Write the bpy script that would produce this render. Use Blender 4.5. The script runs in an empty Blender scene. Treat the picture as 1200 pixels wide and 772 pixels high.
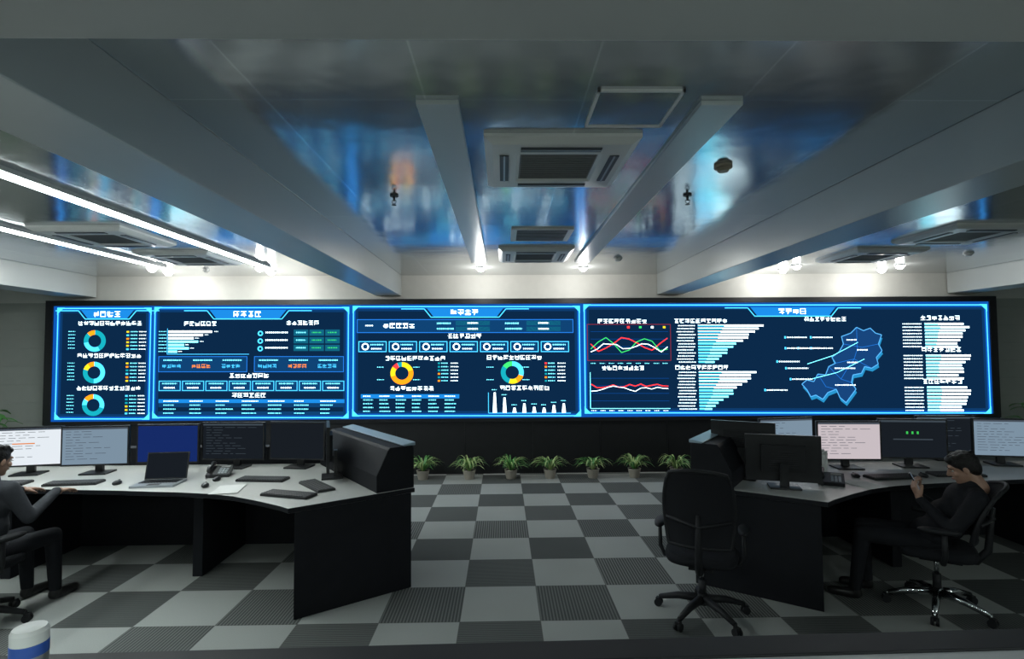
import bpy, bmesh, math, random
from mathutils import Vector, Matrix
random.seed(7)
scn = bpy.context.scene
scn.view_settings.view_transform = 'Standard'
CX = 0.43   # symmetry axis of the room

# ---------------------------------------------------------------- materials
def srgb(r, g, b):
    f = lambda c: (c/255/12.92) if c/255 <= 0.04045 else ((c/255+0.055)/1.055)**2.4
    return (f(r), f(g), f(b))

def mat(name, col, rough=.5, metal=0.0, noise=.08, nscale=9.0, bump=0.0, bscale=60., spec=.5):
    m = bpy.data.materials.new(name); m.use_nodes = True
    nt = m.node_tree; p = nt.nodes['Principled BSDF']
    p.inputs['Roughness'].default_value = rough
    p.inputs['Metallic'].default_value = metal
    p.inputs['Specular IOR Level'].default_value = spec
    tc = nt.nodes.new('ShaderNodeTexCoord'); nz = nt.nodes.new('ShaderNodeTexNoise')
    nz.inputs['Scale'].default_value = nscale
    nt.links.new(tc.outputs['Object'], nz.inputs['Vector'])
    mx = nt.nodes.new('ShaderNodeMix'); mx.data_type = 'RGBA'
    mx.inputs['A'].default_value = (*[c*(1-noise) for c in col], 1)
    mx.inputs['B'].default_value = (*[min(1, c*(1+noise)) for c in col], 1)
    nt.links.new(nz.outputs['Fac'], mx.inputs['Factor'])
    nt.links.new(mx.outputs['Result'], p.inputs['Base Color'])
    if bump:
        n2 = nt.nodes.new('ShaderNodeTexNoise'); n2.inputs['Scale'].default_value = bscale
        nt.links.new(tc.outputs['Object'], n2.inputs['Vector'])
        b = nt.nodes.new('ShaderNodeBump'); b.inputs['Strength'].default_value = bump
        b.inputs['Distance'].default_value = .01
        nt.links.new(n2.outputs['Fac'], b.inputs['Height']); nt.links.new(b.outputs['Normal'], p.inputs['Normal'])
    return m

def emat(name, col, strength=1.0):
    m = bpy.data.materials.new(name); m.use_nodes = True
    nt = m.node_tree; nt.nodes.clear()
    e = nt.nodes.new('ShaderNodeEmission'); o = nt.nodes.new('ShaderNodeOutputMaterial')
    e.inputs['Color'].default_value = (*col, 1); e.inputs['Strength'].default_value = strength
    nt.links.new(e.outputs[0], o.inputs[0])
    return m

def N(nt, t, **kw):
    n = nt.nodes.new(t)
    for k, v in kw.items(): setattr(n, k, v)
    return n
def M(nt, op, a, b=None, c=None):
    n = nt.nodes.new('ShaderNodeMath'); n.operation = op
    for i, x in enumerate((a, b, c)):
        if x is None: continue
        if isinstance(x, (int, float)): n.inputs[i].default_value = x
        else: nt.links.new(x, n.inputs[i])
    return n.outputs[0]

# carpet tile floor: checker with ribbed dark tiles
FX, FY = .27, 4.71
def floor_mat():
    m = bpy.data.materials.new('carpet_tiles'); m.use_nodes = True
    nt = m.node_tree; p = nt.nodes['Principled BSDF']; L = nt.links
    p.inputs['Roughness'].default_value = .9; p.inputs['Specular IOR Level'].default_value = .12
    tc = N(nt, 'ShaderNodeTexCoord'); sp = N(nt, 'ShaderNodeSeparateXYZ'); L.new(tc.outputs['Object'], sp.inputs[0])
    x = M(nt, 'DIVIDE', M(nt, 'SUBTRACT', sp.outputs[0], FX), .6)
    y = M(nt, 'DIVIDE', M(nt, 'SUBTRACT', sp.outputs[1], FY), .6)
    ix = M(nt, 'FLOOR', x); iy = M(nt, 'FLOOR', y)
    fx = M(nt, 'FRACT', x); fy = M(nt, 'FRACT', y)
    chk = M(nt, 'ABSOLUTE', M(nt, 'MODULO', M(nt, 'ADD', ix, iy), 2.0))
    cb = N(nt, 'ShaderNodeCombineXYZ'); L.new(ix, cb.inputs[0]); L.new(iy, cb.inputs[1])
    wn = N(nt, 'ShaderNodeTexWhiteNoise'); wn.noise_dimensions = '2D'; L.new(cb.outputs[0], wn.inputs['Vector'])
    rnd = wn.outputs['Value']
    pick = M(nt, 'GREATER_THAN', rnd, .5)
    inv = M(nt, 'SUBTRACT', 1.0, pick)
    coord = M(nt, 'ADD', M(nt, 'MULTIPLY', fx, pick), M(nt, 'MULTIPLY', fy, inv))
    rib = M(nt, 'GREATER_THAN', M(nt, 'SINE', M(nt, 'MULTIPLY', coord, 6.2832*24)), 0.1)
    nz = N(nt, 'ShaderNodeTexNoise'); nz.inputs['Scale'].default_value = 180; L.new(tc.outputs['Object'], nz.inputs['Vector'])
    light = N(nt, 'ShaderNodeMix', data_type='RGBA')
    light.inputs['A'].default_value = (.31, .33, .32, 1); light.inputs['B'].default_value = (.42, .44, .43, 1)
    L.new(nz.outputs['Fac'], light.inputs['Factor'])
    dark = N(nt, 'ShaderNodeMix', data_type='RGBA')
    dark.inputs['A'].default_value = (.078, .086, .085, 1); dark.inputs['B'].default_value = (.22, .23, .225, 1)
    L.new(M(nt, 'MULTIPLY', rib, M(nt, 'ADD', M(nt, 'MULTIPLY', rnd, .75), .15)), dark.inputs['Factor'])
    mx = N(nt, 'ShaderNodeMix', data_type='RGBA'); L.new(chk, mx.inputs['Factor'])
    L.new(light.outputs['Result'], mx.inputs['A']); L.new(dark.outputs['Result'], mx.inputs['B'])
    e1 = M(nt, 'MINIMUM', M(nt, 'MINIMUM', fx, M(nt, 'SUBTRACT', 1.0, fx)), M(nt, 'MINIMUM', fy, M(nt, 'SUBTRACT', 1.0, fy)))
    seam = M(nt, 'LESS_THAN', e1, .006)
    mx2 = N(nt, 'ShaderNodeMix', data_type='RGBA'); mx2.inputs['B'].default_value = (.08, .08, .08, 1)
    L.new(M(nt, 'MULTIPLY', seam, .6), mx2.inputs['Factor']); L.new(mx.outputs['Result'], mx2.inputs['A'])
    n3 = N(nt, 'ShaderNodeTexNoise'); n3.inputs['Scale'].default_value = 1.1; L.new(tc.outputs['Object'], n3.inputs['Vector'])
    mx3 = N(nt, 'ShaderNodeMix', data_type='RGBA', blend_type='MULTIPLY'); mx3.inputs['B'].default_value = (.78, .76, .72, 1)
    L.new(M(nt, 'MULTIPLY', n3.outputs['Fac'], .8), mx3.inputs['Factor']); L.new(mx2.outputs['Result'], mx3.inputs['A'])
    L.new(mx3.outputs['Result'], p.inputs['Base Color'])
    b = N(nt, 'ShaderNodeBump'); b.inputs['Strength'].default_value = .3; b.inputs['Distance'].default_value = .004
    L.new(nz.outputs['Fac'], b.inputs['Height']); L.new(b.outputs['Normal'], p.inputs['Normal'])
    return m

def ceiling_mat():
    m = bpy.data.materials.new('glossy_ceiling_panels'); m.use_nodes = True
    nt = m.node_tree; p = nt.nodes['Principled BSDF']; L = nt.links
    tc = N(nt, 'ShaderNodeTexCoord'); sp = N(nt, 'ShaderNodeSeparateXYZ'); L.new(tc.outputs['Object'], sp.inputs[0])
    x = M(nt, 'DIVIDE', M(nt, 'SUBTRACT', sp.outputs[0], CX), .82); y = M(nt, 'DIVIDE', M(nt, 'SUBTRACT', sp.outputs[1], .35), 2.4)
    fx = M(nt, 'FRACT', x); fy = M(nt, 'FRACT', y)
    ex = M(nt, 'LESS_THAN', M(nt, 'MINIMUM', fx, M(nt, 'SUBTRACT', 1.0, fx)), .007)
    ey = M(nt, 'LESS_THAN', M(nt, 'MINIMUM', fy, M(nt, 'SUBTRACT', 1.0, fy)), .002)
    seam = M(nt, 'MAXIMUM', ex, ey)
    cb = N(nt, 'ShaderNodeCombineXYZ'); L.new(M(nt, 'FLOOR', x), cb.inputs[0]); L.new(M(nt, 'FLOOR', y), cb.inputs[1])
    wn = N(nt, 'ShaderNodeTexWhiteNoise'); wn.noise_dimensions = '2D'; L.new(cb.outputs[0], wn.inputs['Vector'])
    col = N(nt, 'ShaderNodeMix', data_type='RGBA')
    col.inputs['A'].default_value = (.54, .57, .58, 1); col.inputs['B'].default_value = (.62, .65, .66, 1)
    L.new(wn.outputs['Value'], col.inputs['Factor'])
    mx = N(nt, 'ShaderNodeMix', data_type='RGBA'); mx.inputs['B'].default_value = (.85, .88, .9, 1)
    L.new(M(nt, 'MULTIPLY', seam, .7), mx.inputs['Factor']); L.new(col.outputs['Result'], mx.inputs['A'])
    L.new(mx.outputs['Result'], p.inputs['Base Color'])
    p.inputs['Metallic'].default_value = .82; p.inputs['Roughness'].default_value = .15
    nz = N(nt, 'ShaderNodeTexNoise'); nz.inputs['Scale'].default_value = 2.2; L.new(tc.outputs['Object'], nz.inputs['Vector'])
    b = N(nt, 'ShaderNodeBump'); b.inputs['Strength'].default_value = .09; b.inputs['Distance'].default_value = .05
    L.new(nz.outputs['Fac'], b.inputs['Height']); L.new(b.outputs['Normal'], p.inputs['Normal'])
    return m

def wall_mat():
    m = mat('panelled_wall', (.36, .38, .35), .6, noise=.05)
    nt = m.node_tree; p = nt.nodes['Principled BSDF']; L = nt.links
    tc = N(nt, 'ShaderNodeTexCoord'); sp = N(nt, 'ShaderNodeSeparateXYZ'); L.new(tc.outputs['Object'], sp.inputs[0])
    f = M(nt, 'FRACT', M(nt, 'DIVIDE', sp.outputs[2], .3))
    b = N(nt, 'ShaderNodeBump'); b.inputs['Strength'].default_value = .8; b.inputs['Distance'].default_value = .01
    L.new(M(nt, 'GREATER_THAN', f, .04), b.inputs['Height']); L.new(b.outputs['Normal'], p.inputs['Normal'])
    return m

m_floor = floor_mat(); m_ceil = ceiling_mat(); m_wall = wall_mat()
m_beam = mat('beam_paint', (.48, .52, .52), .32, metal=.2, noise=.04, nscale=2)
m_soffit = mat('soffit_paint', (.38, .39, .38), .45, noise=.05, nscale=2)
m_band = mat('bulkhead_paint', (.62, .62, .58), .5, noise=.05)
m_black = mat('black_panel', (.012, .013, .015), .35, noise=.2)
m_blackm = mat('black_matte', (.012, .013, .015), .6, noise=.2, spec=.3)
m_console = mat('console_panel', (.012, .013, .016), .6, noise=.2, spec=.16)
m_lid = mat('console_lid', (.30, .40, .47), .35, noise=.06)
m_desk = mat('desk_laminate', (.48, .48, .46), .35, noise=.06, nscale=30)
m_trim = mat('grey_trim', (.35, .38, .41), .3, metal=.4)
m_white = mat('white_plastic', (.70, .71, .69), .4, noise=.03)
m_grille = mat('dark_grille', (.05, .055, .06), .5)
m_acgrey = mat('return_grille', (.24, .24, .23), .5, noise=.15, nscale=120)
m_acline = mat('return_grille_slat', (.15, .15, .145), .5)
m_chrome = mat('chrome', (.7, .72, .74), .15, metal=1, noise=.02)
m_fabric = mat('black_mesh_fabric', (.014, .015, .018), .9, noise=.4, nscale=300, bump=.4, bscale=400, spec=.2)
m_key = mat('key_grey', (.05, .052, .056), .5)
m_leaf = mat('leaf_green', (.07, .24, .05), .45, noise=.5, nscale=12)
m_leaf2 = mat('leaf_pale', (.42, .55, .22), .45, noise=.3, nscale=12)
m_pot = mat('pot_ceramic', (.42, .38, .32), .4)
m_soil = mat('soil', (.03, .02, .015), .9)
m_skin = mat('skin', (.34, .20, .14), .5, noise=.06, nscale=25)
m_hair = mat('black_hair', (.009, .008, .008), .5, noise=.5, nscale=80, bump=.5, bscale=120, spec=.25)
m_jblack = mat('black_jacket', (.010, .011, .014), .8, noise=.3, bump=.4, bscale=25, spec=.2)
m_jgrey = mat('grey_jacket', (.040, .043, .050), .8, noise=.2, bump=.5, bscale=22, spec=.2)
m_trous = mat('dark_trousers', (.011, .012, .015), .85, noise=.2, spec=.2)
m_shoe = mat('black_shoe', (.012, .012, .012), .35)
m_eye = mat('eye_white', (.45, .45, .43), .3); m_iris = mat('iris', (.02, .012, .01), .2)
m_lip = mat('lip', (.30, .12, .10), .5)
m_bluecap = mat('blue_band', (.03, .10, .42), .35)
m_steel = mat('steel', (.5, .51, .52), .3, metal=.9)
m_paper = mat('paper', (.7, .7, .68), .8)
m_counter = mat('counter_top', (.40, .41, .42), .4, noise=.05)

# ---------------------------------------------------------------- builder
class B:
    def __init__(s): s.bm = bmesh.new(); s.mats = []
    def mi(s, m):
        if m not in s.mats: s.mats.append(m)
        return s.mats.index(m)
    def add(s, vs, fs, m, smooth=False):
        k = s.mi(m); bv = [s.bm.verts.new(Vector(v)) for v in vs]
        for f in fs:
            try:
                q = s.bm.faces.new([bv[i] for i in f]); q.material_index = k; q.smooth = smooth
            except ValueError: pass
    def box(s, c, size, m, rot=None, top=1.0):
        x, y, z = [d/2 for d in size]; c = Vector(c)
        vs = [(-x, -y, -z), (x, -y, -z), (x, y, -z), (-x, y, -z), (-x*top, -y*top, z), (x*top, -y*top, z), (x*top, y*top, z), (-x*top, y*top, z)]
        if rot is not None: vs = [c + rot @ Vector(v) for v in vs]
        else: vs = [c + Vector(v) for v in vs]
        s.add(vs, [(0, 3, 2, 1), (4, 5, 6, 7), (0, 1, 5, 4), (1, 2, 6, 5), (2, 3, 7, 6), (3, 0, 4, 7)], m)
    def bb(s, x0, x1, y0, y1, z0, z1, m): s.box(((x0+x1)/2, (y0+y1)/2, (z0+z1)/2), (x1-x0, y1-y0, z1-z0), m)
    def tube(s, pts, r, m, seg=10, closed=False, flat=1.0):
        pts = [Vector(p) for p in pts]; n = len(pts)
        rs = r if isinstance(r, (list, tuple)) else [r]*n
        vs = []; up = None
        for i, p in enumerate(pts):
            a = pts[(i-1) % n] if (closed or i > 0) else p
            b = pts[(i+1) % n] if (closed or i < n-1) else p
            t = (b-a).normalized()
            if up is None:
                up = Vector((0, 0, 1)) if abs(t.z) < .9 else Vector((0, 1, 0))
            up = (up - t*up.dot(t)).normalized(); sd = t.cross(up)
            for k in range(seg):
                an = 2*math.pi*k/seg
                vs.append(p + sd*math.cos(an)*rs[i] + up*math.sin(an)*rs[i]*flat)
        fs = []
        for i in range(n if closed else n-1):
            j = (i+1) % n
            for k in range(seg):
                l = (k+1) % seg
                fs.append((i*seg+k, j*seg+k, j*seg+l, i*seg+l))
        s.add(vs, fs, m, True)
        if not closed:
            s.add(vs[:seg], [tuple(range(seg))], m); s.add(vs[-seg:], [tuple(reversed(range(seg)))], m)
    def cyl(s, p0, p1, r0, r1, m, seg=20): s.tube([p0, p1], [r0, r1], m, seg)
    def sph(s, c, r, m, seg=16, rot=None):
        c = Vector(c); r = (r, r, r) if isinstance(r, (int, float)) else r
        vs = []; fs = []; rg = seg//2
        for i in range(rg+1):
            th = math.pi*i/rg
            for k in range(seg):
                ph = 2*math.pi*k/seg
                v = Vector((r[0]*math.sin(th)*math.cos(ph), r[1]*math.sin(th)*math.sin(ph), r[2]*math.cos(th)))
                vs.append(c + (rot @ v if rot is not None else v))
        for i in range(rg):
            for k in range(seg):
                l = (k+1) % seg
                fs.append((i*seg+k, (i+1)*seg+k, (i+1)*seg+l, i*seg+l))
        s.add(vs, fs, m, True)
    def prism(s, poly, z0, z1, m, mside=None):
        a = sum(poly[i][0]*poly[(i+1) % len(poly)][1]-poly[(i+1) % len(poly)][0]*poly[i][1] for i in range(len(poly)))
        if a < 0: poly = poly[::-1]
        n = len(poly)
        vs = [(p[0], p[1], z0) for p in poly]+[(p[0], p[1], z1) for p in poly]
        s.add(vs, [tuple(reversed(range(n))), tuple(range(n, 2*n))], m)
        s.add(vs, [(i, (i+1) % n, n+(i+1) % n, n+i) for i in range(n)], mside or m)
    def rings(s, rings, m, smooth=True, cap=True):
        n = len(rings[0]); vs = [v for r in rings for v in r]; fs = []
        for i in range(len(rings)-1):
            for k in range(n):
                l = (k+1) % n; fs.append((i*n+k, i*n+l, (i+1)*n+l, (i+1)*n+k))
        s.add(vs, fs, m, smooth)
        if cap:
            s.add(rings[0], [tuple(reversed(range(n)))], m, smooth); s.add(rings[-1], [tuple(range(n))], m, smooth)
    def obj(s, name, loc=(0, 0, 0), rz=0, parent=None, bevel=0, merge=True, recalc=True):
        if merge: bmesh.ops.remove_doubles(s.bm, verts=s.bm.verts, dist=1e-5)
        if recalc: bmesh.ops.recalc_face_normals(s.bm, faces=s.bm.faces)
        me = bpy.data.meshes.new(name); s.bm.to_mesh(me); s.bm.free()
        for m in s.mats: me.materials.append(m)
        o = bpy.data.objects.new(name, me); scn.collection.objects.link(o)
        o.location = loc; o.rotation_euler = (0, 0, rz)
        if parent: o.parent = parent
        if bevel:
            b = o.modifiers.new('bevel', 'BEVEL'); b.width = bevel; b.segments = 2; b.limit_method = 'ANGLE'; b.angle_limit = math.radians(50)
        return o

def empty(name, loc=(0, 0, 0), rz=0):
    e = bpy.data.objects.new(name, None); scn.collection.objects.link(e)
    e.location = loc; e.rotation_euler = (0, 0, rz); e.empty_display_size = .1
    return e
def simple(name, boxes, m, bevel=0):
    b = B()
    for bx in boxes: b.bb(*bx, m)
    return b.obj(name, bevel=bevel)

# ---------------------------------------------------------------- room shell
YW = 9.15; XL = CX-9.6; XR = CX+9.6; YB = -4.5; ZC = 3.3
simple('floor', [(XL, XR, YB, YW, -.1, 0)], m_floor)
simple('ceiling', [(XL, XR, YB, YW, ZC, ZC+.1)], m_ceil)
b = B(); b.bb(XL-.1, XR+.1, YW, YW+.1, -.1, 2.86, m_wall); b.bb(XL-.1, XR+.1, YW, YW+.1, 2.86, ZC+.1, m_band); b.obj('wall_north')
simple('wall_south', [(XL-.1, XR+.1, YB-.1, YB, -.1, ZC+.1)], m_wall)
simple('wall_west', [(XL-.1, XL, YB, YW, -.1, ZC+.1)], m_wall)
simple('wall_east', [(XR, XR+.1, YB, YW, -.1, ZC+.1)], m_wall)
simple('platform_floor', [(XL, XR, YB, 1.2, 0, .4)], m_soffit)
b = B()
b.bb(-3.4, 4.2, .95, 1.46, 1.15, 1.18, m_counter)
b.bb(-3.4, 4.2, 1.46, 1.56, 1.10, 1.185, m_blackm)
b.bb(-3.4, 4.2, 1.3, 1.5, .0, 1.15, m_blackm)
o = b.obj('viewing_counter', rz=math.radians(1.1), bevel=.004)

# beams
BW = 2.13
def beam(x0, x1):
    simple('ceiling_beam', [(x0, x1, 1.62, YW-.02, 2.95, ZC)], m_beam, .006)
beam(CX-BW-.42, CX-BW); beam(CX+BW+.07, CX+BW+.49)
beam(CX-7.2-.5, CX-7.2); beam(CX+7.2, CX+7.7)
simple('gallery_ceiling', [(XL, XR, YB, 1.62, 2.95, ZC)], m_soffit, .005)
for x0, x1 in ((CX-.87, CX-.65), (CX+.61, CX+.83)):
    simple('ceiling_channel', [(x0, x1, 2.75, 7.75, 3.275, ZC)], m_beam, .003)

# linear led lamps, plus added fill strips in the gallery
m_led = emat('led_tube', (.90, 1.0, .99), 44)
m_fill = emat('gallery_fill_glow', (.88, 1.0, .98), 52)  # emission of the added gallery fill strips
def strip(x, y0, y1, m, z=ZC):
    b = B()
    b.bb(x-.075, x+.075, y0, y1, z-.035, z, m_white)
    b.bb(x-.055, x+.055, y0+.03, y1-.03, z-.042, z-.035, m)
    b.obj('lamp_or_fill_strip')  # shared by the left bay lamps and the added gallery fill
for x in (CX-3.93, CX-5.45): strip(x, 1.75, 8.05, m_led)
for x in (CX-3.93, CX-1.4, CX+1.4, CX+3.93, CX+6.2): strip(x, YB+.4, -.8, m_fill, 2.95)  # added fill: unseen strips behind the camera that brighten the room

# downlights
m_dl = emat('downlight_glow', (1, .98, .93), 45)
def downlight(x, y, w):
    e = empty('recessed_downlight', (x, y, ZC))
    b = B(); b.cyl((0, 0, -.02), (0, 0, 0), .075, .08, m_white, 24); b.sph((0, 0, -.02), (.055, .055, .05), m_dl, 18)
    b.obj('lamp_body', parent=e)
    l = bpy.data.lights.new('downlight_bulb', 'POINT'); l.energy = w; l.color = (1, .98, .94); l.shadow_soft_size = .05
    lo = bpy.data.objects.new('bulb', l); scn.collection.objects.link(lo); lo.parent = e; lo.location = (0, 0, -.13)
for x in (-4.09, -5.7, 4.09, 5.7):
    for y in (8.2, 8.6): downlight(CX+x, y, 12)
for x in (-.76, .82): downlight(CX+x, 8.3, 24)

# ac cassettes
def cassette(x, y, name='ceiling_ac_cassette'):
    b = B(); h = .475
    def sq(r, z): return [(-r, -r, z), (r, -r, z), (r, r, z), (-r, r, z)]
    b.rings([sq(h, 0), sq(h, -.02), sq(h-.05, -.05), sq(.27, -.055)], m_white, False, False)
    b.rings([sq(.27, -.055), sq(.25, -.04)], m_white, False, False)
    b.add(sq(.25, -.04), [(0, 1, 2, 3)], m_acgrey)
    for k in range(16):
        b.box((0, -.225+k*.03, -.043), (.48, .005, .004), m_acline)
    for k in range(4):
        R = Matrix.Rotation(k*math.pi/2, 3, 'Z')
        b.box(R @ Vector((0, -.352, -.053)), (.5, .06, .012), m_grille, R)
        b.box(R @ Vector((0, -.352, -.06)), (.5, .012, .006), m_trim, R)
    b.obj(name, (x, y, ZC), recalc=False)
cassette(CX-.06, 3.65); cassette(CX, 7.15)
for s in (-1, 1):
    cassette(CX+s*4.75, 5.95); cassette(CX+s*4.6, 7.3)
b = B(); b.bb(-.33, .33, -.3, .3, -.02, 0, m_white)
for k in range(9): b.bb(-.27, .27, -.26+k*.06, -.235+k*.06, -.025, -.019, m_grille)
b.obj('ceiling_vent', (CX, 5.95, ZC))
b = B()
b.bb(-.22, .22, -.22, -.205, -.012, 0, m_white); b.bb(-.22, .22, .205, .22, -.012, 0, m_white); b.bb(-.22, -.205, -.22, .22, -.012, 0, m_white); b.bb(.205, .22, -.22, .22, -.012, 0, m_white)
b.bb(-.205, .205, -.205, .205, -.005, 0, m_ceil); b.obj('ceiling_access_hatch', (CX+.27, 2.85, ZC))
def detector(x, y, r=.06, m=m_white):
    b = B(); b.cyl((0, 0, -.02), (0, 0, 0), r, r, m, 24); b.cyl((0, 0, -.045), (0, 0, -.02), r*.55, r*.8, m, 24); b.obj('smoke_detector', (x, y, ZC))
m_det = mat('detector_beige', (.32, .28, .2), .5)
detector(1.56, 3.74, .062, m_det); detector(1.62, 7.5); detector(CX+5.9, 7.2); detector(CX-5.0, 8.4, .05)
def sprinkler(x, y):
    b = B(); b.cyl((0, 0, -.012), (0, 0, 0), .035, .035, m_grille, 16); b.cyl((0, 0, -.05), (0, 0, -.01), .008, .012, m_grille)
    b.tube([(-.015, 0, -.045), (-.018, 0, -.06), (0, 0, -.08)], .003, m_grille, 6); b.tube([(.015, 0, -.045), (.018, 0, -.06), (0, 0, -.08)], .003, m_grille, 6)
    b.cyl((0, 0, -.085), (0, 0, -.08), .02, .02, m_grille); b.box((0, 0, -.047), (.04, .008, .006), m_grille)
    b.obj('ceiling_sprinkler', (x, y, ZC))
sprinkler(CX-1.32, 4.45); sprinkler(CX+1.12, 4.45)

# ---------------------------------------------------------------- video wall
YS = 9.0
ZT, ZH = 2.794, 1.885
XS0, XS1 = -7.36, 8.22
wall = empty('led_video_wall', (0, 0, 0))
b = B()
b.bb(XS0-.12, XS1+.12, YS+.012, YW, ZT-ZH-.06, ZT+.09, m_black)
b.bb(XS0-.12, XS0, YS-.02, YS+.02, ZT-ZH-.06, ZT+.09, m_black); b.bb(XS1, XS1+.12, YS-.02, YS+.02, ZT-ZH-.06, ZT+.09, m_black)
b.bb(XS0, XS1, YS-.02, YS+.02, ZT, ZT+.09, m_black); b.bb(XS0, XS1, YS-.02, YS+.02, ZT-ZH-.06, ZT-ZH, m_black)
b.obj('frame', parent=wall)
b = B(); b.bb(XS0-.12, XS1+.12, YS-.0, YW, 0, ZT-ZH-.06, m_blackm)
for i in range(14): b.bb(XS0+i*1.12, XS0+i*1.12+.01, YS-.006, YS+.01, .02, ZT-ZH-.08, m_black)
b.obj('video_wall_plinth')

def SX(px): return 9.0*math.tan(math.atan((px-600)/635)+math.radians(1.0))
def SZ(px, py):
    t = 358-(px-62)*5/1098; bt = 497-(px-62)*10/1098
    return ZT-(py-t)/(bt-t)*ZH
cols = {}
def C(name, rgb, s=1.0):
    cols[name] = emat('display_'+name, srgb(*rgb), s)
C('bg', (12, 42, 74), 1.0); C('bg2', (16, 68, 118), 1.0); C('edge', (80, 190, 250), 2.4); C('glow1', (22, 120, 225), 1.6); C('glow2', (14, 85, 175), 1.1); C('glow3', (14, 60, 110), 1.0)
C('cyan', (110, 225, 245), 3.6); C('white', (220, 245, 252), 4.0); C('teal', (20, 165, 180), 1.3); C('tealcell', (20, 110, 140), .9)
C('orange', (255, 140, 20), 1.9); C('yellow', (240, 210, 30), 1.6); C('red', (250, 50, 50), 2.4); C('green', (60, 220, 110), 1.5); C('dred', (150, 40, 50), 1.2)
C('blue', (35, 120, 220), 1.4); C('mapblue', (24, 70, 126), 1.0); C('mapedge', (80, 165, 225), 1.5); C('mapside', (40, 145, 200), 1.1); C('hdr', (25, 125, 205), 1.4)
C('skyb', (70, 195, 250), 2.0)
D = B()
def Rr(x0, y0, x1, y1, c, L=2):
    Y = YS-.0006*L
    D.add([(SX(x0), Y, SZ(x0, y0)), (SX(x1), Y, SZ(x1, y0)), (SX(x1), Y, SZ(x1, y1)), (SX(x0), Y, SZ(x0, y1))], [(0, 3, 2, 1)], cols[c])
def P(pts, c, L=2):
    Y = YS-.0006*L
    D.add([(SX(x), Y, SZ(x, y)) for x, y in pts], [tuple(range(len(pts)))], cols[c])
def line(pts, w, c, L=3):
    for (x0, y0), (x1, y1) in zip(pts, pts[1:]):
        d = math.hypot(x1-x0, y1-y0) or 1; nx, ny = -(y1-y0)/d*w/2, (x1-x0)/d*w/2
        P([(x0+nx, y0+ny), (x1+nx, y1+ny), (x1-nx, y1-ny), (x0-nx, y0-ny)], c, L)
def frame(x0, y0, x1, y1, w, c, L=3):
    Rr(x0, y0, x1, y0+w, c, L); Rr(x0, y1-w, x1, y1, c, L); Rr(x0, y0+w, x0+w, y1-w, c, L); Rr(x1-w, y0+w, x1, y1-w, c, L)
def glyph(x, y, s, c):
    w = s*.10
    ys = sorted(random.sample([0, .22, .45, .67, .88], 3))
    for q in ys:
        a = random.choice([0, .0, .15]); Rr(x+s*a, y+s*q, x+s*(1-a*random.random()), y+s*q+w, c, 4)
    for q in random.sample([0.02, .3, .42, .6, .84], 2):
        Rr(x+s*q, y+s*random.choice([0, .2]), x+s*q+w, y+s*random.choice([.8, 1.0]), c, 4)
def title(xc, yc, s, n, c='white'):
    x = xc-n*s*1.12/2
    for i in range(n): glyph(x+i*s*1.12, yc-s/2, s*.9, c)
def small(x, y, w, h, c, L=4):
    cx = x
    while cx < x+w:
        q = random.uniform(.5, 1.4); Rr(cx, y+h*.15, min(cx+q, x+w), y+h*.75, c, L); cx += q+.9
def donut(x, y, r, segs, inner=.58):
    a0 = -90
    for frac, c in segs:
        n = max(2, int(frac*28)); a1 = a0+frac*360
        for i in range(n):
            p, q = math.radians(a0+(a1-a0)*i/n), math.radians(a0+(a1-a0)*(i+1)/n)
            P([(x+r*math.cos(p), y+r*math.sin(p)), (x+r*math.cos(q), y+r*math.sin(q)), (x+r*inner*math.cos(q), y+r*inner*math.sin(q)), (x+r*inner*math.cos(p), y+r*inner*math.sin(p))], c, 4)
        a0 = a1
def tb(x): return 358-(x-62)*5/1098
def bbm(x): return 497-(x-62)*10/1098
xs = [62+i*(1098/40) for i in range(41)]
for a, q in zip(xs, xs[1:]): Rr(a, tb((a+q)/2)-.2, q, bbm((a+q)/2)+.2, 'glow2', 0)
def panel(x0, x1):
    y0 = (tb(x0)+tb(x1))/2+2; y1 = (bbm(x0)+bbm(x1))/2-2
    Rr(x0, y0, x1, y1, 'bg', 1)
    frame(x0, y0, x1, y1, 6.5, 'glow3', 1.2); frame(x0, y0, x1, y1, 3.6, 'glow2', 1.5); frame(x0, y0, x1, y1, 2.1, 'glow1', 2); frame(x0+.5, y0+.5, x1-.5, y1-.5, .9, 'edge', 3)
    for cx, sx in ((x0, 1), (x1, -1)):
        for cy, sy in ((y0, 1), (y1, -1)):
            P([(cx, cy), (cx+sx*9, cy), (cx+sx*6, cy+sy*2.2), (cx+sx*2.2, cy+sy*6), (cx, cy+sy*9)][::1], 'skyb', 4)
    return y0, y1
def header(xc, y, w, n, s=7.5):
    P([(xc-w/2, y-5.5), (xc+w/2, y-5.5), (xc+w/2-8, y+5), (xc-w/2+8, y+5)], 'hdr', 2.5)
    line([(xc-w/2-30, y-4.5), (xc-w/2-3, y-4.5), (xc-w/2+5, y+5.5), (xc+w/2-5, y+5.5), (xc+w/2+3, y-4.5), (xc+w/2+30, y-4.5)], 1.1, 'skyb', 3)
    title(xc, y, s, n)
panel(66, 177); panel(180, 409); panel(413, 680); panel(684, 1158)
header(125, 368, 62, 4); header(290, 368, 90, 4); header(545, 366, 90, 4); header(930, 365, 100, 4)
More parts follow.
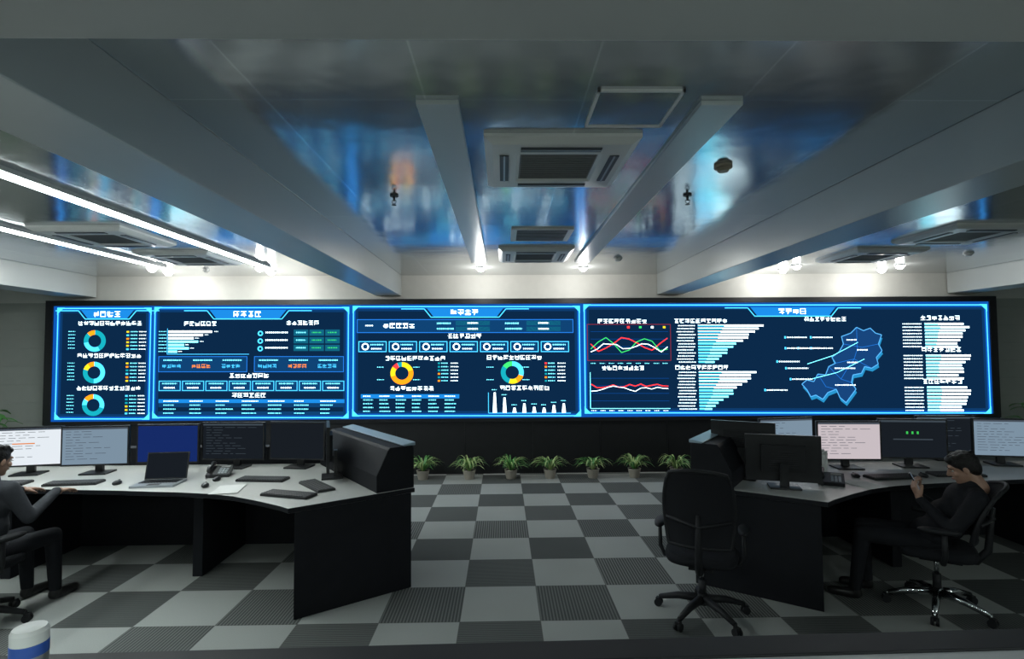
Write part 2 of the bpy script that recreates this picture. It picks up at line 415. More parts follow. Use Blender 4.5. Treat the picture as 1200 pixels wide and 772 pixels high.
# panel A
for yy, dn in ((379, 400), (418, 438), (457, 477)):
    title(129, yy, 5.6, 12)
    segs = [(.42, 'teal'), (.3, 'skyb'), (.16, 'teal'), (.12, 'orange')] if dn == 400 else ([(.5, 'skyb'), (.3, 'teal'), (.1, 'yellow'), (.1, 'orange')] if dn == 438 else [(.3, 'skyb'), (.45, 'teal'), (.1, 'skyb'), (.15, 'orange')])
    donut(111, dn, 13, segs)
    for k in range(6):
        small(80, dn-12+k*4, 8, 1.3, 'cyan'); Rr(148, dn-12+k*4.2, 151, dn-10+k*4.2, random.choice(['teal', 'orange', 'yellow', 'skyb', 'red']))
        small(153, dn-12+k*4.2, 8, 1.8, 'cyan'); small(163, dn-12+k*4.2, 8, 1.8, 'white')
# panel B
title(235, 379.5, 5.8, 6); title(355, 378.5, 5.8, 6)
for k in range(7):
    small(186, 388+k*4, 9, 1.5, 'cyan'); L = [38, 30, 22, 26, 14, 18, 8][k]
    Rr(197, 387.6+k*4, 197+L*1.35, 390.2+k*4, 'white' if k < 3 else 'cyan')
    small(198+L*1.4, 388+k*4, 4, 1.5, 'white')
line([(196, 385), (196, 416), (292, 416)], .6, 'skyb')
for k in range(3):
    y = 390+k*9.2
    donut(305, y+1, 3.2, [(1, 'skyb')], .5); small(311, y-1.5, 26, 3, 'white')
    for j in range(3): Rr(344+j*18.5, y-3.6, 361+j*18.5, y+3.8, 'tealcell'); small(347+j*18.5, y-1.2, 11, 2.4, 'green' if j else 'cyan')
for x0, x1 in ((186, 290), (298, 403)):
    frame(x0, 418.5, x1, 437.5, .8, 'blue'); Rr(x0+1, 419.5, x1-1, 436.5, 'bg2', 2)
    for j in range(3):
        xx = x0+6+j*(x1-x0)/3; small(xx, 422, 22, 2.6, 'cyan'); title(xx+10, 430.5, 5, 4, 'skyb' if j != 1 else 'orange')
title(293, 442, 6, 7)
Rr(186, 447, 405, 461, 'bg2', 2)
for j in range(8):
    x0 = 187+j*27.3; frame(x0, 448, x0+25.5, 460, .8, 'skyb'); small(x0+4, 450.2, 17, 2.4, 'cyan'); small(x0+6, 455, 13, 2.8, 'white')
title(293, 465.5, 6, 6)
Rr(187, 470, 404, 474.6, 'hdr')
for r in range(4):
    y = 471.3+r*4.8
    if r % 2: Rr(187, y-1, 404, y+3.4, 'bg2', 2)
    for j in range(7): small(193+j*30.5, y, random.uniform(10, 20), 2.0, 'white' if r == 0 else 'cyan')
# panel C
frame(418, 374, 672, 390.5, .9, 'blue'); Rr(419, 375, 671, 389.5, 'bg2', 2)
small(428, 380.5, 9, 2.5, 'white'); title(468, 382, 6.8, 5)
for xx in (512, 592): small(xx, 377.5, 16, 3.2, 'cyan'); small(xx, 384, 20, 3.2, 'cyan')
for xx in (534, 617):
    for yy in (376, 383): Rr(xx, yy, xx+40, yy+5.4, 'tealcell'); small(xx+14, yy+1.2, 12, 3, 'white')
title(545, 394.5, 6, 6)
for j in range(7):
    x0 = 420+j*35.6; frame(x0, 400.5, x0+33, 413.5, .9, 'skyb'); Rr(x0+1, 401.5, x0+32, 412.5, 'bg2', 2)
    donut(x0+8, 407, 4.2, [(1, 'white')], .68); small(x0+14, 403.5, 15, 2.4, 'cyan'); small(x0+15, 408.3, 12, 2.6, 'white')
title(487, 421.3, 5.8, 11); title(603, 420.3, 5.8, 10)
donut(471, 439, 13.5, [(.2, 'yellow'), (.5, 'orange'), (.15, 'yellow'), (.08, 'red'), (.07, 'teal')])
donut(600, 438, 13.5, [(.3, 'skyb'), (.12, 'orange'), (.13, 'yellow'), (.3, 'teal'), (.15, 'green')])
for xx in (517, 642):
    for k in range(6):
        Rr(xx-4, 426+k*4.2, xx-1.5, 428+k*4.2, random.choice(['teal', 'orange', 'yellow', 'skyb', 'red'])); small(xx, 426+k*4.2, 8, 1.9, 'cyan'); small(xx+11, 426+k*4.2, 9, 1.9, 'white')
for xx in (450, 492, 578, 620):
    small(xx-8, 431, 8, 1.4, 'cyan'); small(xx-8, 446, 8, 1.4, 'cyan')
title(483, 457.5, 5.8, 8); title(615, 456.8, 5.8, 9)
Rr(423, 464, 538, 469, 'hdr')
for r in range(5):
    for j in range(6): small(426+j*19, 465.4+r*4.5, random.uniform(8, 13), 2.1, 'white' if r in (0,) else 'cyan')
line([(572, 462), (572, 486.5), (668, 486.5)], .7, 'skyb')
for k, h in enumerate((24, 18, 6, 11, 7, 6, 9, 11)):
    x0 = 577+k*11.5; P([(x0, 486), (x0+4.6, 486), (x0+3.4, 486-h), (x0+1.2, 486-h)], 'white'); small(x0-1, 482-h, 6, 1.4, 'cyan')
# panel D line charts
title(730, 376.8, 5.8, 9)
frame(688, 380, 786, 424, .6, 'dred')
def wave(f, a, ph, y0, n=30): return [(692+i*(90/n), y0+a*math.sin(f*i/n*6.28+ph)+random.uniform(-2.5, 2.5)) for i in range(n+1)]
for k in range(4): line([(692, 389+k*9), (783, 389+k*9)], .35, 'glow2', 2.5)
line(wave(1.6, 8, .3, 403, 10), 1.1, 'red'); line(wave(1.9, 8, 2.6, 405, 10), 1.0, 'green'); line(wave(2.2, 5, 1.4, 407, 12), .8, 'white')
for k in range(9): small(692+k*10.5, 426.5, 6, 1.3, 'cyan')
for k in range(4): Rr(735+k*14, 382.5, 738+k*14, 385, ['red', 'green', 'white', 'yellow'][k])
title(730, 433, 5.6, 8)
for k in range(4): line([(692, 445+k*9), (783, 445+k*9)], .35, 'glow2', 2.5)
line(wave(1.2, 1.5, 0, 454, 14), 1.1, 'red'); line(wave(1.6, 1.5, 2, 457, 14), .7, 'white')
line([(691, 438), (691, 481), (784, 481)], .6, 'cyan')
for k in range(9): small(692+k*10.5, 483, 6, 1.3, 'white')
# horizontal bars
title(822, 376.5, 5.6, 10); title(822, 432.3, 5.6, 10)
for y0, f in ((381, 1.0), (437, .9)):
    for k in range(13):
        y = y0+k*3.65
        small(795-(k % 3), y, 20, 1.9, 'white')
        L = 70*(1-k/14)**.9*f+random.uniform(-3, 3)+4
        Rr(818, y-.3, 818+L, y+1.8, 'white' if k < 6 else 'cyan'); Rr(818, y+.3, 818+L*.4, y+1.8, 'skyb', 2.5)
# map
title(968, 374.3, 5.6, 8)
mp = [(938, 452), (944, 447), (952, 449), (957, 440), (966, 441), (970, 431), (978, 427), (974, 420), (983, 413), (988, 404), (986, 395), (997, 391), (1004, 384), (1012, 388), (1020, 385), (1026, 391), (1033, 393), (1029, 404), (1033, 412), (1026, 420), (1028, 428), (1020, 433), (1012, 431), (1008, 439), (998, 441), (996, 450), (1001, 458), (995, 466), (989, 474), (982, 468), (978, 458), (968, 462), (962, 470), (954, 465), (948, 467), (944, 459)]
P([(x+1, y+4) for x, y in mp], 'mapside', 2); P(mp, 'mapblue', 3); line(mp+[mp[0]], 1.0, 'mapedge', 4)
for q in ([(978, 427), (1000, 422), (1020, 433)], [(988, 404), (1010, 408), (1029, 404)], [(970, 431), (984, 446), (996, 450)], [(957, 440), (966, 455), (978, 458)], [(1000, 422), (1004, 410), (1004, 384)], [(1000, 422), (990, 436), (984, 446)]):
    line(q, .45, 'blue', 3.6)
line([(945, 428), (975, 418), (1005, 402)], .6, 'cyan', 4); line([(945, 447), (980, 438), (1012, 422)], .6, 'cyan', 4)
for x, y in ((960, 395), (945, 408), (920, 424), (930, 408), (930, 432), (935, 445), (1000, 398), (1012, 410), (985, 452), (905, 458), (985, 432), (1000, 425), (960, 408), (930, 395)):
    small(x-8, y, 24 if x < 990 else 12, 2.3, 'white'); Rr(x-11, y-.4, x-9, y+2.4, 'orange' if x > 1000 else 'skyb')
# right charts
for yy in (373, 411, 449):
    title(1103, yy, 6, 7)
    for k in range(8):
        y = yy+6+k*3.9; small(1058, y, 22, 2, 'white')
        L = 54-k*1.3-random.uniform(0, 9); Rr(1084, y-.2, 1084+L, y+2.0, 'white'); Rr(1084, y, 1084+L*.35, y+2.0, 'cyan', 2.6)
D.obj('display_surface', parent=wall, merge=False, recalc=False)

# ---------------------------------------------------------------- consoles
ZD = .84
def console(sx):
    f = lambda p: (CX+(p[0]-CX)*sx, p[1])
    E1, E2, B1 = (-1.61, 4.13), (-.76, 4.72), (-1.63, 5.92)
    inner = [(-1.70, 4.20), (-1.95, 4.36), (-2.2, 4.5), (-2.45, 4.59), (-2.74, 4.65), (-3.3, 4.73), (-3.96, 4.8), (-5.0, 4.83), (-6.4, 4.83)]
    top = [E1, E2, B1, (-6.4, 5.92)]+inner[::-1]
    b = B()
    b.prism([f(p) for p in top], ZD-.04, ZD, m_desk, m_console)
    b.prism([f(p) for p in [(-1.58, 4.17), (-.79, 4.72), (-1.63, 5.88), (-2.1, 5.6), (-1.62, 4.7)]], .0, ZD-.04, m_console)
    b.prism([f(p) for p in [(-1.6, 5.82), (-6.35, 5.82), (-6.35, 5.9), (-1.63, 5.9)]], 0, ZD-.04, m_console)
    for x in (-2.8, -4.5, -6.3):
        b.prism([f(p) for p in [(x, 5.0), (x+.09, 5.0), (x+.09, 5.82), (x, 5.82)]], 0, ZD-.04, m_console)
    e2 = Vector((-.77, 4.73)); b1 = Vector((-1.63, 5.92)); dr = (b1-e2).normalized(); nin = Vector((-dr.y, dr.x))
    if nin.x > 0: nin = -nin
    def sec(p, h=1.2, w=.34):
        q = lambda a, z: (*f((p.x+nin.x*a, p.y+nin.y*a)), z)
        return [q(0, ZD), q(w, ZD), q(w, ZD+.14), q(w-.1, h-.02), q(w-.12, h), q(0.02, h), q(0, h-.02)]
    b.rings([sec(e2), sec(b1)], m_console, False)
    def lid(p, z0):
        q = lambda a, z: (*f((p.x+nin.x*a, p.y+nin.y*a)), z)
        return [q(-.01, z0), q(.1, z0), q(.11, z0+.012), q(-.01, z0+.03)]
    b.rings([lid(e2-dr*.01, 1.2), lid(b1, 1.2)], m_lid, False)
    bk = [f(p) for p in [(-1.63, 5.92), (-6.4, 5.92), (-6.4, 5.78), (-1.75, 5.78)]]
    b.prism(bk, ZD, 1.02, m_console)
    b.obj('control_console', bevel=.006)
console(1); console(-1)

# monitors
scr = {
 'white': emat('screen_white', (.72, .77, .82), 1.1), 'grey': emat('screen_greyblue', (.20, .28, .36), 1.0),
 'blue': emat('screen_blue', (.01, .03, .17), .8), 'dark': emat('screen_dark', (.012, .016, .022), .8),
 'pink': emat('screen_pink', (.58, .51, .54), 1.0), 'text': emat('screen_text', (.08, .10, .13), .8),
 'orange': emat('screen_orange', (.9, .25, .03), .9), 'green': emat('screen_green', (.05, .6, .1), 1.0), 'dim': emat('screen_dimline', (.06, .08, .10), .8)}
def monitor(x, y, rz, kind, w=.58, h=.35, z=ZD, lift=.1, content='text'):
    b = B()
    b.box((0, .04, .008), (.24, .19, .014), m_black); b.box((0, .07, lift/2+.08), (.07, .03, lift+.14), m_black)
    zc = lift+h/2
    b.box((0, 0, zc), (w+.03, .028, h+.03), m_black); b.box((0, .024, zc), (w*.62, .03, h*.62), m_blackm)
    for k in range(8): b.box((0, .0405, zc-h*.2+k*.018), (w*.4, .003, .006), m_black)
    yq = -.0148
    def q(u0, v0, u1, v1, m, o=0):
        X0, X1 = -w/2+u0*w, -w/2+u1*w; Z0, Z1 = zc+h/2-v0*h, zc+h/2-v1*h
        b.add([(X0, yq-o, Z0), (X1, yq-o, Z0), (X1, yq-o, Z1), (X0, yq-o, Z1)], [(0, 3, 2, 1)], m)
    q(0, 0, 1, 1, scr[kind])
    if content == 'text':
        tm = scr['text'] if kind in ('white', 'pink', 'grey') else scr['dim']
        q(.0, .0, 1, .05, tm, .0005)
        for i in range(11):
            u = .05
            for j in range(random.randint(2, 5)):
                L = random.uniform(.05, .17); q(u, .1+i*.075, min(.95, u+L), .1+i*.075+.012, tm, .0006); u += L+.04
                if u > .85: break
        if kind == 'white': q(.3, .4, .62, .43, scr['orange'], .001)
    if content == 'dots':
        for i in range(3): q(.40+i*.08, .3, .43+i*.08, .37, scr['green'], .0006)
        q(0, .0, 1, .05, scr['dim'], .0005); q(.2, .5, .8, .53, scr['dim'], .0006)
    b.obj('desktop_monitor', (x, y, z), rz, bevel=0, merge=False)
monitor(-4.60, 5.36, math.radians(12), 'white'); monitor(-3.96, 5.38, math.radians(6), 'grey'); monitor(-3.31, 5.46, 0, 'blue', content='')
monitor(-2.73, 5.58, math.radians(-4), 'dark', w=.62); monitor(-2.08, 5.56, math.radians(-8), 'dark', w=.56, content='')
monitor(-1.64, 5.14, math.radians(-72), 'dark', w=.5, h=.38)
monitor(2.9, 5.55, math.radians(8), 'grey'); monitor(3.36, 5.26, math.radians(-4), 'pink'); monitor(4.02, 5.3, math.radians(-8), 'dark', w=.6, h=.36, content='dots')
monitor(4.62, 5.62, math.radians(-5), 'dark'); monitor(4.98, 5.34, math.radians(-12), 'grey', w=.54)
monitor(2.38, 4.62, math.radians(162), 'dark', w=.56, h=.36, lift=.06); monitor(2.2, 4.98, math.radians(148), 'dark', w=.52, h=.36, lift=.13)

def keyboard(x, y, rz):
    b = B(); b.box((0, 0, .009), (.44, .15, .018), m_black)
    for r in range(5):
        for c in range(18): b.box((-.205+c*.0241, -.056+r*.028, .021), (.019, .022, .006), m_key)
    b.obj('computer_keyboard', (x, y, ZD), rz)
keyboard(-3.85, 4.98, math.radians(6)); keyboard(-2.2, 5.05, math.radians(-6)); keyboard(-1.75, 4.5, math.radians(-18)); keyboard(-1.62, 4.78, math.radians(-50))
keyboard(3.5, 4.88, math.radians(5)); keyboard(-4.5, 4.98, math.radians(8)); keyboard(4.15, 4.95, math.radians(-4))
def mouse(x, y, rz=0):
    b = B(); b.sph((0, 0, .012), (.03, .052, .022), m_black, 16); b.box((0, .03, .032), (.008, .02, .006), m_key); b.obj('computer_mouse', (x, y, ZD+.003), rz)
mouse(-3.45, 4.95); mouse(-2.6, 4.82, .3); mouse(3.2, 4.92); mouse(3.81, 4.9); mouse(-2.62, 5.05)
def laptop(x, y, rz):
    b = B(); b.box((0, 0, .01), (.36, .25, .018), m_trim)
    for r in range(5):
        for c in range(13): b.box((-.15+c*.025, -.01+r*.024, .021), (.02, .019, .004), m_black)
    b.box((0, -.08, .0195), (.1, .06, .002), m_key)
    R = Matrix.Rotation(math.radians(-14), 3, 'X'); o = Vector((0, .125, .02))
    b.box(o+R @ Vector((0, 0, .12)), (.36, .01, .24), m_black, R)
    pts = [o+R @ Vector(v) for v in ((-.17, -.0056, .01), (.17, -.0056, .01), (.17, -.0056, .23), (-.17, -.0056, .23))]
    b.add(pts, [(0, 1, 2, 3)], scr['dark'])
    b.obj('laptop_computer', (x, y, ZD), rz, merge=False)
laptop(-3.07, 4.93, math.radians(6))
def desk_phone(x, y, rz):
    b = B(); R = Matrix.Rotation(math.radians(14), 3, 'X')
    b.box((0, 0, .035), (.2, .2, .04), m_black, R)
    for r in range(4):
        for c in range(3): b.box(Vector((0, 0, .035))+R @ Vector((.01+c*.028, -.07+r*.028, .023)), (.02, .018, .006), m_trim, R)
    b.box(Vector((0, 0, .035))+R @ Vector((.04, .065, .022)), (.08, .035, .004), m_acgrey, R)
    b.tube([(-.07, -.1, .065), (-.07, -.07, .085), (-.07, 0, .092), (-.07, .07, .105), (-.07, .1, .1)], [.02, .024, .014, .024, .02], m_black, 10)
    b.tube([(-.07+.008*math.cos(i*.9), -.11-i*.004, .02+.008*math.sin(i*.9)) for i in range(24)], .002, m_black, 5)
    b.obj('desk_telephone', (x, y, ZD), rz)
desk_phone(-2.70, 5.26, math.radians(14)); desk_phone(2.84, 4.70, math.radians(-30))
b = B(); b.cyl((0, 0, 0), (0, 0, .2), .034, .04, m_white, 24); b.cyl((0, 0, .2), (0, 0, .225), .041, .038, m_white, 24); b.cyl((0, 0, .225), (0, 0, .24), .015, .014, m_white); b.obj('white_tumbler', (2.95, 5.0, ZD))
for x, y, r in ((3.08, 4.66, .3), (-2.35, 4.72, .1)):
    b = B()
    for k in range(5): b.box((k*.002, -k*.003, .001+k*.0015), (.21, .297, .001), m_paper, Matrix.Rotation(k*.03, 3, 'Z'))
    b.obj('paper_stack', (x, y, ZD), r)

# ---------------------------------------------------------------- office chair
def chair(x, y, rz, mbase=m_blackm, top=1.14, rec=0.0):
    b = B()
    for k in range(5):
        a = math.radians(90+72*k+10); c, s = math.cos(a), math.sin(a)
        b.tube([(c*.03, s*.03, .13), (c*.18, s*.18, .115), (c*.32, s*.32, .075)], [.032, .026, .018], mbase, 10)
        b.cyl((c*.325, s*.325, .05), (c*.325, s*.325, .085), .009, .009, mbase, 8)
        for o in (-.016, .016):
            px, py = c*.335-s*o, s*.335+c*o
            b.cyl((px-s*-.009, py+c*-.009, .029), (px-s*.009, py+c*.009, .029), .029, .029, m_blackm, 16)
        b.box((c*.335, s*.335, .05), (.036, .036, .03), m_blackm, Matrix.Rotation(a, 3, 'Z'))
    b.cyl((0, 0, .09), (0, 0, .17), .042, .036, mbase, 20); b.cyl((0, 0, .15), (0, 0, .27), .028, .028, m_blackm, 16); b.cyl((0, 0, .25), (0, 0, .41), .016, .016, m_chrome, 14)
    b.box((0, -.02, .405), (.17, .26, .045), m_blackm)
    def sup(rx, ry, z, n=32, e=3.2, yo=0):
        o = []
        for i in range(n):
            t = 2*math.pi*i/n; c, s = math.cos(t), math.sin(t)
            X = rx*math.copysign(abs(c)**(2/e), c); Y = ry*math.copysign(abs(s)**(2/e), s)
            o.append((X, Y+yo, z - (.03*max(0, Y/ry-.55) if Y > 0 else 0)))
        return o
    b.rings([sup(.215, .205, .428), sup(.25, .24, .437), sup(.262, .252, .462), sup(.258, .247, .488), sup(.235, .225, .503), sup(.12, .11, .498)], m_fabric)
    nu, nv = 12, 14; z0 = .58
    def bp(u, v, off=0):
        w = .215+.035*math.sin(v*math.pi*.85) - .035*v**3
        z = z0+(top-z0)*v + (-.03*(u*u) if v > .9 else 0)*1
        yy = -.25-.05*math.sin(v*math.pi*.5)*v + .035*math.sin(v*2.6+.2) - .02*v + .055*u*u - rec*(z-z0)
        return (u*w, yy+off, z)
    front = [[bp(-1+2*i/nu, j/nv, .008) for i in range(nu+1)] for j in range(nv+1)]
    back = [[bp(-1+2*i/nu, j/nv, -.008) for i in range(nu+1)] for j in range(nv+1)]
    vs = [v for r in front for v in r]+[v for r in back for v in r]; n = (nu+1)*(nv+1); fs = []
    for j in range(nv):
        for i in range(nu):
            a = j*(nu+1)+i; fs.append((a, a+1, a+nu+2, a+nu+1)); fs.append((n+a, n+a+nu+1, n+a+nu+2, n+a+1))
    b.add(vs, fs, m_fabric, True)
    rim = [bp(-1+2*i/nu, 0) for i in range(nu+1)]+[bp(1, j/nv) for j in range(1, nv+1)]+[bp(1-2*i/nu, 1) for i in range(1, nu+1)]+[bp(-1, 1-j/nv) for j in range(1, nv)]
    b.tube(rim, .015, m_blackm, 8, True)
    b.tube([(0, -.1, .40), (0, -.24, .41), (0, -.31, .5), (0, -.3-rec*.1, .68), (0, -.28-rec*.24, .82)], [.03, .03, .026, .022, .016], m_blackm, 10)
    b.tube([bp(-.95, .35, -.015), (0, -.3-rec*.18, .74), bp(.95, .35, -.015)], .013, m_blackm, 8)
    for s in (-1, 1):
        b.tube([(s*.16, -.02, .415), (s*.27, -.02, .43), (s*.3, -.03, .5), (s*.3, -.03, .66)], [.02, .02, .02, .018], m_blackm, 10, flat=.8)
        b.rings([[(s*.3+.042*math.cos(t)*q, -.0+.13*math.sin(t)*q, z) for t in [2*math.pi*i/20 for i in range(20)]] for q, z in ((.8, .655), (1, .665), (1, .68), (.8, .69))], m_blackm)
    return b.obj('office_chair', (x, y, 0), rz)
chair(1.50, 4.15, math.radians(-24))
chair(3.34, 4.20, math.radians(56), m_chrome, top=1.0, rec=.28)
chair(-3.90, 4.12, math.radians(-12), top=1.05)

# ---------------------------------------------------------------- people
def capsule(b, p0, p1, r0, r1, m, n=14):
    p0, p1 = Vector(p0), Vector(p1); d = (p1-p0); L = d.length; t = d.normalized()
    pts = []; rs = []
    for k in range(5):
        a = math.pi/2*(k/4); pts.append(p0 - t*r0*math.cos(a)); rs.append(max(.0005, r0*math.sin(a)))
    for k in range(5):
        a = math.pi/2*(k/4); pts.append(p1 + t*r1*math.sin(a)); rs.append(max(.0005, r1*math.cos(a)))
    b.tube(pts, rs, m, n)
def blob(b, name, parent, voxel, sm=4, M4=None):
    o = b.obj(name, parent=parent)
    r = o.modifiers.new('remesh', 'REMESH'); r.mode = 'VOXEL'; r.voxel_size = voxel; r.use_smooth_shade = True
    s = o.modifiers.new('smooth', 'SMOOTH'); s.iterations = sm; s.factor = .5
    if M4 is not None: o.matrix_local = M4
    return o
def hand(parent, wrist, direction, palm_n, side, curl, name):
    d = Vector(direction).normalized(); pn = Vector(palm_n); pn = (pn-d*pn.dot(d)).normalized(); sd = d.cross(pn)*side
    b = B(); w = Vector(wrist)
    W = lambda a, s, p: w+d*a+sd*s+pn*p
    capsule(b, W(-.03, 0, 0), W(.01, 0, 0), .026, .026, m_skin)
    for s in (-.028, -.010, .010, .028): capsule(b, W(.015, s*.7, 0), W(.08, s, 0), .014, .0125, m_skin, 10)
    for s, L in ((-.032, .060), (-.011, .074), (.011, .080), (.031, .072)):
        p = W(.085, s, 0); a = curl*.35
        for k, f in enumerate((.45, .32, .25)):
            q = p + (d*math.cos(a)+pn*math.sin(a))*L*f*1.15; capsule(b, p, q, .0095-.001*k, .0088-.001*k, m_skin, 10); p = q; a += curl*.55
    p = W(.02, .03, .004); q = W(.05, .052, .018); r = W(.078, .05, .035)
    capsule(b, p, q, .014, .011, m_skin, 10); capsule(b, q, r, .011, .009, m_skin, 10)
    return blob(b, name, parent, .0042, 2)
def head(parent, loc, pitch, yaw, hair_m):
    M4 = Matrix.Translation(loc) @ Matrix.Rotation(yaw, 4, 'Z') @ Matrix.Rotation(pitch, 4, 'X')
    b = B()   # face looks toward +Y
    b.sph((0, -.012, .03), (.076, .093, .088), m_skin, 24); b.sph((0, .015, -.035), (.062, .072, .075), m_skin, 20)
    b.sph((0, .05, -.085), (.032, .03, .024), m_skin, 14)
    capsule(b, (0, .086, .018), (0, .103, -.022), .008, .013, m_skin, 10)
    b.sph((.012, .092, -.026), (.009, .01, .008), m_skin, 10); b.sph((-.012, .092, -.026), (.009, .01, .008), m_skin, 10)
    capsule(b, (-.04, .074, .03), (.04, .074, .03), .011, .011, m_skin, 10)
    for s in (-1, 1):
        b.sph((s*.078, -.005, -.005), (.009, .02, .032), m_skin, 12); b.sph((s*.042, .062, -.02), (.024, .02, .02), m_skin, 12)
    capsule(b, (-.018, .083, -.055), (.018, .083, -.055), .007, .007, m_skin, 10)
    capsule(b, (0, -.03, -.06), (0, -.045, -.16), .052, .056, m_skin, 16)
    blob(b, 'head', parent, .005, 3, M4)
    b = B()
    for s in (-1, 1):
        b.sph((s*.031, .071, .005), (.012, .010, .007), m_eye, 12); b.sph((s*.031, .0785, .004), (.005, .004, .005), m_iris, 10)
        b.tube([(s*.019, .079, .011), (s*.031, .083, .012), (s*.044, .077, .010)], [.0035, .0045, .003], m_skin, 8)
        b.tube([(s*.017, .088, .026), (s*.034, .087, .031), (s*.05, .077, .026)], [.003, .0035, .002], m_hair, 6)
    b.tube([(-.022, .087, -.055), (0, .093, -.053), (.022, .087, -.055)], [.002, .0045, .002], m_lip, 6)
    o = b.obj('face_features', parent=parent); o.matrix_local = M4
    b = B()
    b.sph((0, -.02, .045), (.085, .098, .088), hair_m, 22); b.sph((0, -.06, 0), (.074, .055, .075), hair_m, 18)
    b.sph((0, .05, .085), (.06, .04, .03), hair_m, 16)
    for s in (-1, 1): b.sph((s*.066, -.02, .02), (.018, .045, .05), hair_m, 12)
    for k in range(14):
        a = random.uniform(0, 6.28); b.sph((.06*math.cos(a), -.02+.07*math.sin(a), .1+random.uniform(-.01, .015)), (.02, .025, .018), hair_m, 8)
    blob(b, 'hair', parent, .007, 3, M4)

def person(name, loc, rz, jm, lean, shz, headp, heady, hands, knees, hoff=(0, .05, .19)):
    """facing +Y locally. lean = y offset of the shoulders. hands: {side:(elbow,wrist,dir,palm)}"""
    e = empty(name, loc, rz)
    sh = lean; q = (shz-.56)/.44
    b = B()
    b.sph((0, 0, .60), (.175, .13, .12), jm, 20); b.sph((0, sh*.35-.005, .56+.18*q), (.165, .125, .16), jm, 20); b.sph((0, sh*.75, .56+.34*q), (.182, .125, .16), jm, 20)
    capsule(b, (-.15, sh, shz), (.15, sh, shz), .065, .065, jm, 16); capsule(b, (0, sh, shz), (0, sh+.012, shz+.065), .075, .06, jm, 16)
    for sd, h in hands.items():
        S = Vector((sd*.185, sh, shz-.005)); el = Vector(h[0]); wr = Vector(h[1])
        capsule(b, S, el, .066, .05, jm, 14); capsule(b, el, wr, .05, .036, jm, 14)
    blob(b, 'jacket', e, .012, 5)
    b = B(); b.sph((0, .0, .56), (.165, .14, .09), m_trous, 20)
    for sd, (kn, an) in knees.items():
        capsule(b, (sd*.09, .02, .56), kn, .085, .062, m_trous, 16); capsule(b, kn, an, .06, .044, m_trous, 16)
    blob(b, 'trousers', e, .012, 4)
    b = B()
    for sd, (kn, an) in knees.items():
        a = Vector(an)
        capsule(b, (a.x, a.y, .105), (a.x, a.y-.01, .075), .042, .04, m_shoe); capsule(b, (a.x, a.y+.02, .072), (a.x, a.y+.17, .065), .042, .034, m_shoe)
    blob(b, 'shoes', e, .009, 3)
    for sd, h in hands.items(): hand(e, Vector(h[1])+Vector(h[2]).normalized()*.02, h[2], h[3], h[4], h[5], 'hand_left' if sd < 0 else 'hand_right')
    head(e, Vector((hoff[0], sh+hoff[1], shz+hoff[2])), headp, heady, m_hair)
    return e

# man on the right, reclining and reading a phone
e = person('seated_man', (3.31, 4.22, -.03), math.radians(56), m_jblack, -.28, .94, math.radians(-20), 0.05,
  {-1: ((-.25, -.12, .70), (-.07, .05, .86), (.25, .3, .75), (.3, -.8, 0), -1, 1.3), 1: ((.25, -.12, .70), (.09, .05, .86), (-.25, .3, .75), (-.3, -.8, 0), 1, 1.3)},
  {-1: ((-.13, .44, .56), (-.13, .50, .12)), 1: ((.13, .44, .56), (.13, .42, .12))}, hoff=(0, .06, .18))
b = B(); R = Matrix.Rotation(math.radians(-25), 3, 'X')
b.box((0, 0, 0), (.075, .009, .155), m_black, R)
pts = [R @ Vector(v) for v in ((-.034, -.005, -.07), (.034, -.005, -.07), (.034, -.005, .07), (-.034, -.005, .07))]
b.add(pts, [(0, 1, 2, 3)], scr['grey'])
b.obj('handheld_phone', (.01, .08, .98), 0, parent=e, merge=False)
# operator on the left, at the keyboard
person('seated_operator', (-3.87, 4.16, -.03), math.radians(-8), m_jgrey, .02, 1.03, math.radians(-10), -.1,
  {-1: ((-.26, .12, .80), (-.17, .40, .92), (.1, 1, -.1), (0, 0, -1), -1, .5), 1: ((.26, .10, .80), (.17, .40, .92), (-.1, 1, -.1), (0, 0, -1), 1, .5)},
  {-1: ((-.13, .42, .56), (-.13, .45, .12)), 1: ((.13, .42, .56), (.13, .45, .12))})

# ---------------------------------------------------------------- plants
def spider(x, y, seed):
    random.seed(seed); b = B()
    b.rings([[(r*math.cos(t), r*math.sin(t), z) for t in [2*math.pi*i/20 for i in range(20)]] for r, z in ((.075, 0), (.10, .13), (.105, .14), (.095, .14), (.09, .125))], m_pot)
    b.cyl((0, 0, .12), (0, 0, .128), .09, .09, m_soil)
    for k in range(60):
        a = random.uniform(0, 6.283); L = random.uniform(.26, .46); up = random.uniform(1.0, 4.2); w = random.uniform(.009, .014)
        p = Vector((math.cos(a)*.02, math.sin(a)*.02, .125)); vx = math.cos(a); vy = math.sin(a); sl = up; vs = []; n = 8
        for i in range(n+1):
            q = i/n; ww = w*(1-q**2)+.0008
            vs += [p+Vector((-vy*ww, vx*ww, 0)), p+Vector((0, 0, -ww*.4)), p+Vector((vy*ww, -vx*ww, 0))]
            st = Vector((vx, vy, sl)).normalized()*L/n; p = p+st; sl -= up*.22
            if p.z < .02: p.z = .02
            if y+p.y > 8.93: p.y = 8.93-y
        fs = []
        for i in range(n):
            for j in (0, 1): fs.append((i*3+j, i*3+j+1, i*3+j+4, i*3+j+3))
        b.add(vs, fs, m_leaf2 if random.random() < .5 else m_leaf, True)
    b.obj('potted_spider_plant', (x, y, 0), merge=False)
for i, x in enumerate((-1.27, -.54, .12, .74, 1.42, 2.08, 2.75)): spider(x, 8.66, 20+i)
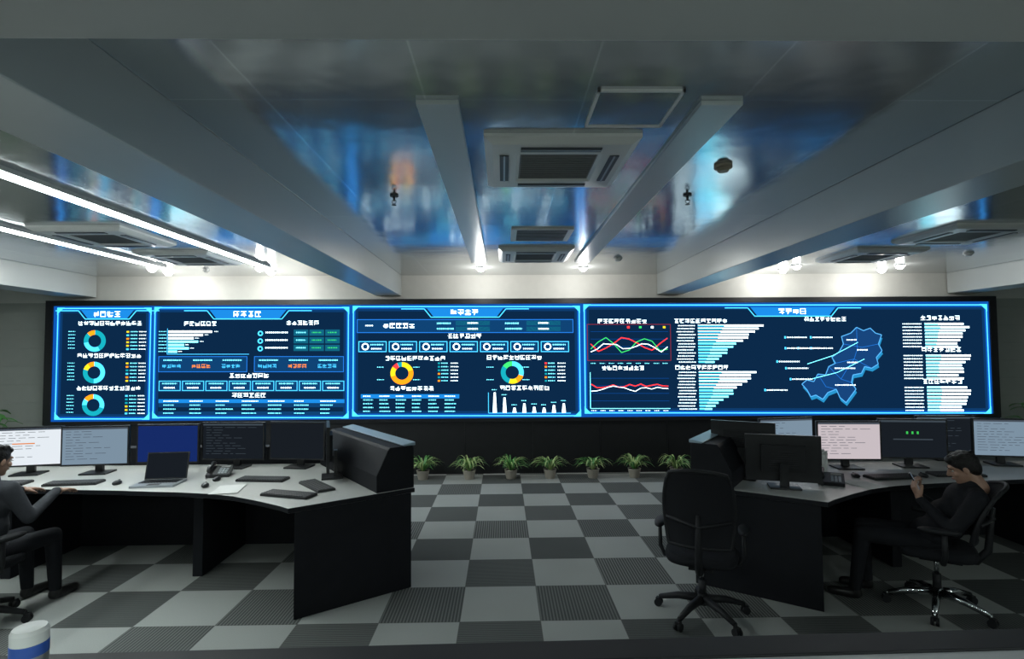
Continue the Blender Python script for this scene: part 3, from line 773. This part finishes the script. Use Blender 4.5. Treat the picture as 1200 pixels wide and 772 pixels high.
def bigplant(x, y, seed):
    random.seed(seed); b = B()
    b.rings([[(r*math.cos(t), r*math.sin(t), z) for t in [2*math.pi*i/24 for i in range(24)]] for r, z in ((.12, 0), (.17, .3), (.18, .32), (.165, .32), (.16, .28))], m_pot)
    b.cyl((0, 0, .26), (0, 0, .285), .16, .16, m_soil)
    for k in range(30):
        a = random.uniform(0, 6.283); h = random.uniform(.35, .85); r = random.uniform(.08, .28)
        p0 = Vector((.03*math.cos(a), .03*math.sin(a), .28)); p1 = Vector((r*.4*math.cos(a), r*.4*math.sin(a), .28+h*.6)); p2 = Vector((r*math.cos(a), r*math.sin(a), .28+h))
        b.tube([p0, p1, p2], .005, m_leaf, 5)
        t = Vector((math.cos(a), math.sin(a), .2)).normalized(); s = Vector((-math.sin(a), math.cos(a), 0)); L = .2; n = 6; vs = []
        for i in range(n+1):
            q = i/n; ww = .05*math.sin(math.pi*(q*.93+.05)); c = p2+t*L*q+Vector((0, 0, -.1*q*q)); vs += [c+s*ww+Vector((0, 0, .01)), c, c-s*ww+Vector((0, 0, .01))]
        b.add(vs, [(i*3+j, i*3+j+1, i*3+j+4, i*3+j+3) for i in range(n) for j in (0, 1)], m_leaf, True)
    b.obj('potted_foliage_plant', (x, y, 0), merge=False)
bigplant(-7.95, 8.5, 3); bigplant(8.5, 8.5, 5)

# vacuum flask on the counter
b = B(); prof = [(.031, 0), (.034, .006), (.034, .17), (.0345, .175), (.0345, .197), (.034, .2), (.034, .222), (.03, .23), (.012, .232)]
ms = [m_steel, m_steel, m_steel, m_bluecap, m_bluecap, m_white, m_white, m_white]
for (r0, z0), (r1, z1), mm in zip(prof, prof[1:], ms):
    b.rings([[(r*math.cos(t), r*math.sin(t), z) for t in [2*math.pi*i/32 for i in range(32)]] for r, z in ((r0, z0), (r1, z1))], mm, True, False)
b.add([(.012*math.cos(2*math.pi*i/16), .012*math.sin(2*math.pi*i/16), .232) for i in range(16)], [tuple(range(16))], m_white)
b.add([(.031*math.cos(2*math.pi*i/16), .031*math.sin(2*math.pi*i/16), 0) for i in range(16)], [tuple(range(16))], m_steel)
b.obj('vacuum_flask', (-1.03, 1.22, 1.18), merge=False)

# ---------------------------------------------------------------- world and camera
w = bpy.data.worlds.new('world'); scn.world = w; w.use_nodes = True
w.node_tree.nodes['Background'].inputs[0].default_value = (.02, .025, .03, 1)
cam = bpy.data.cameras.new('camera'); cam.sensor_width = 36; cam.lens = 635/1200*36; cam.clip_start = .02
co = bpy.data.objects.new('camera', cam); scn.collection.objects.link(co)
Rm = Matrix.Rotation(math.radians(-1.0), 4, 'Z') @ Matrix.Rotation(math.radians(90+2.34), 4, 'X') @ Matrix.Rotation(math.radians(-.38), 4, 'Z')
co.matrix_world = Matrix.Translation((0, 0, 2.0)) @ Rm
scn.camera = co
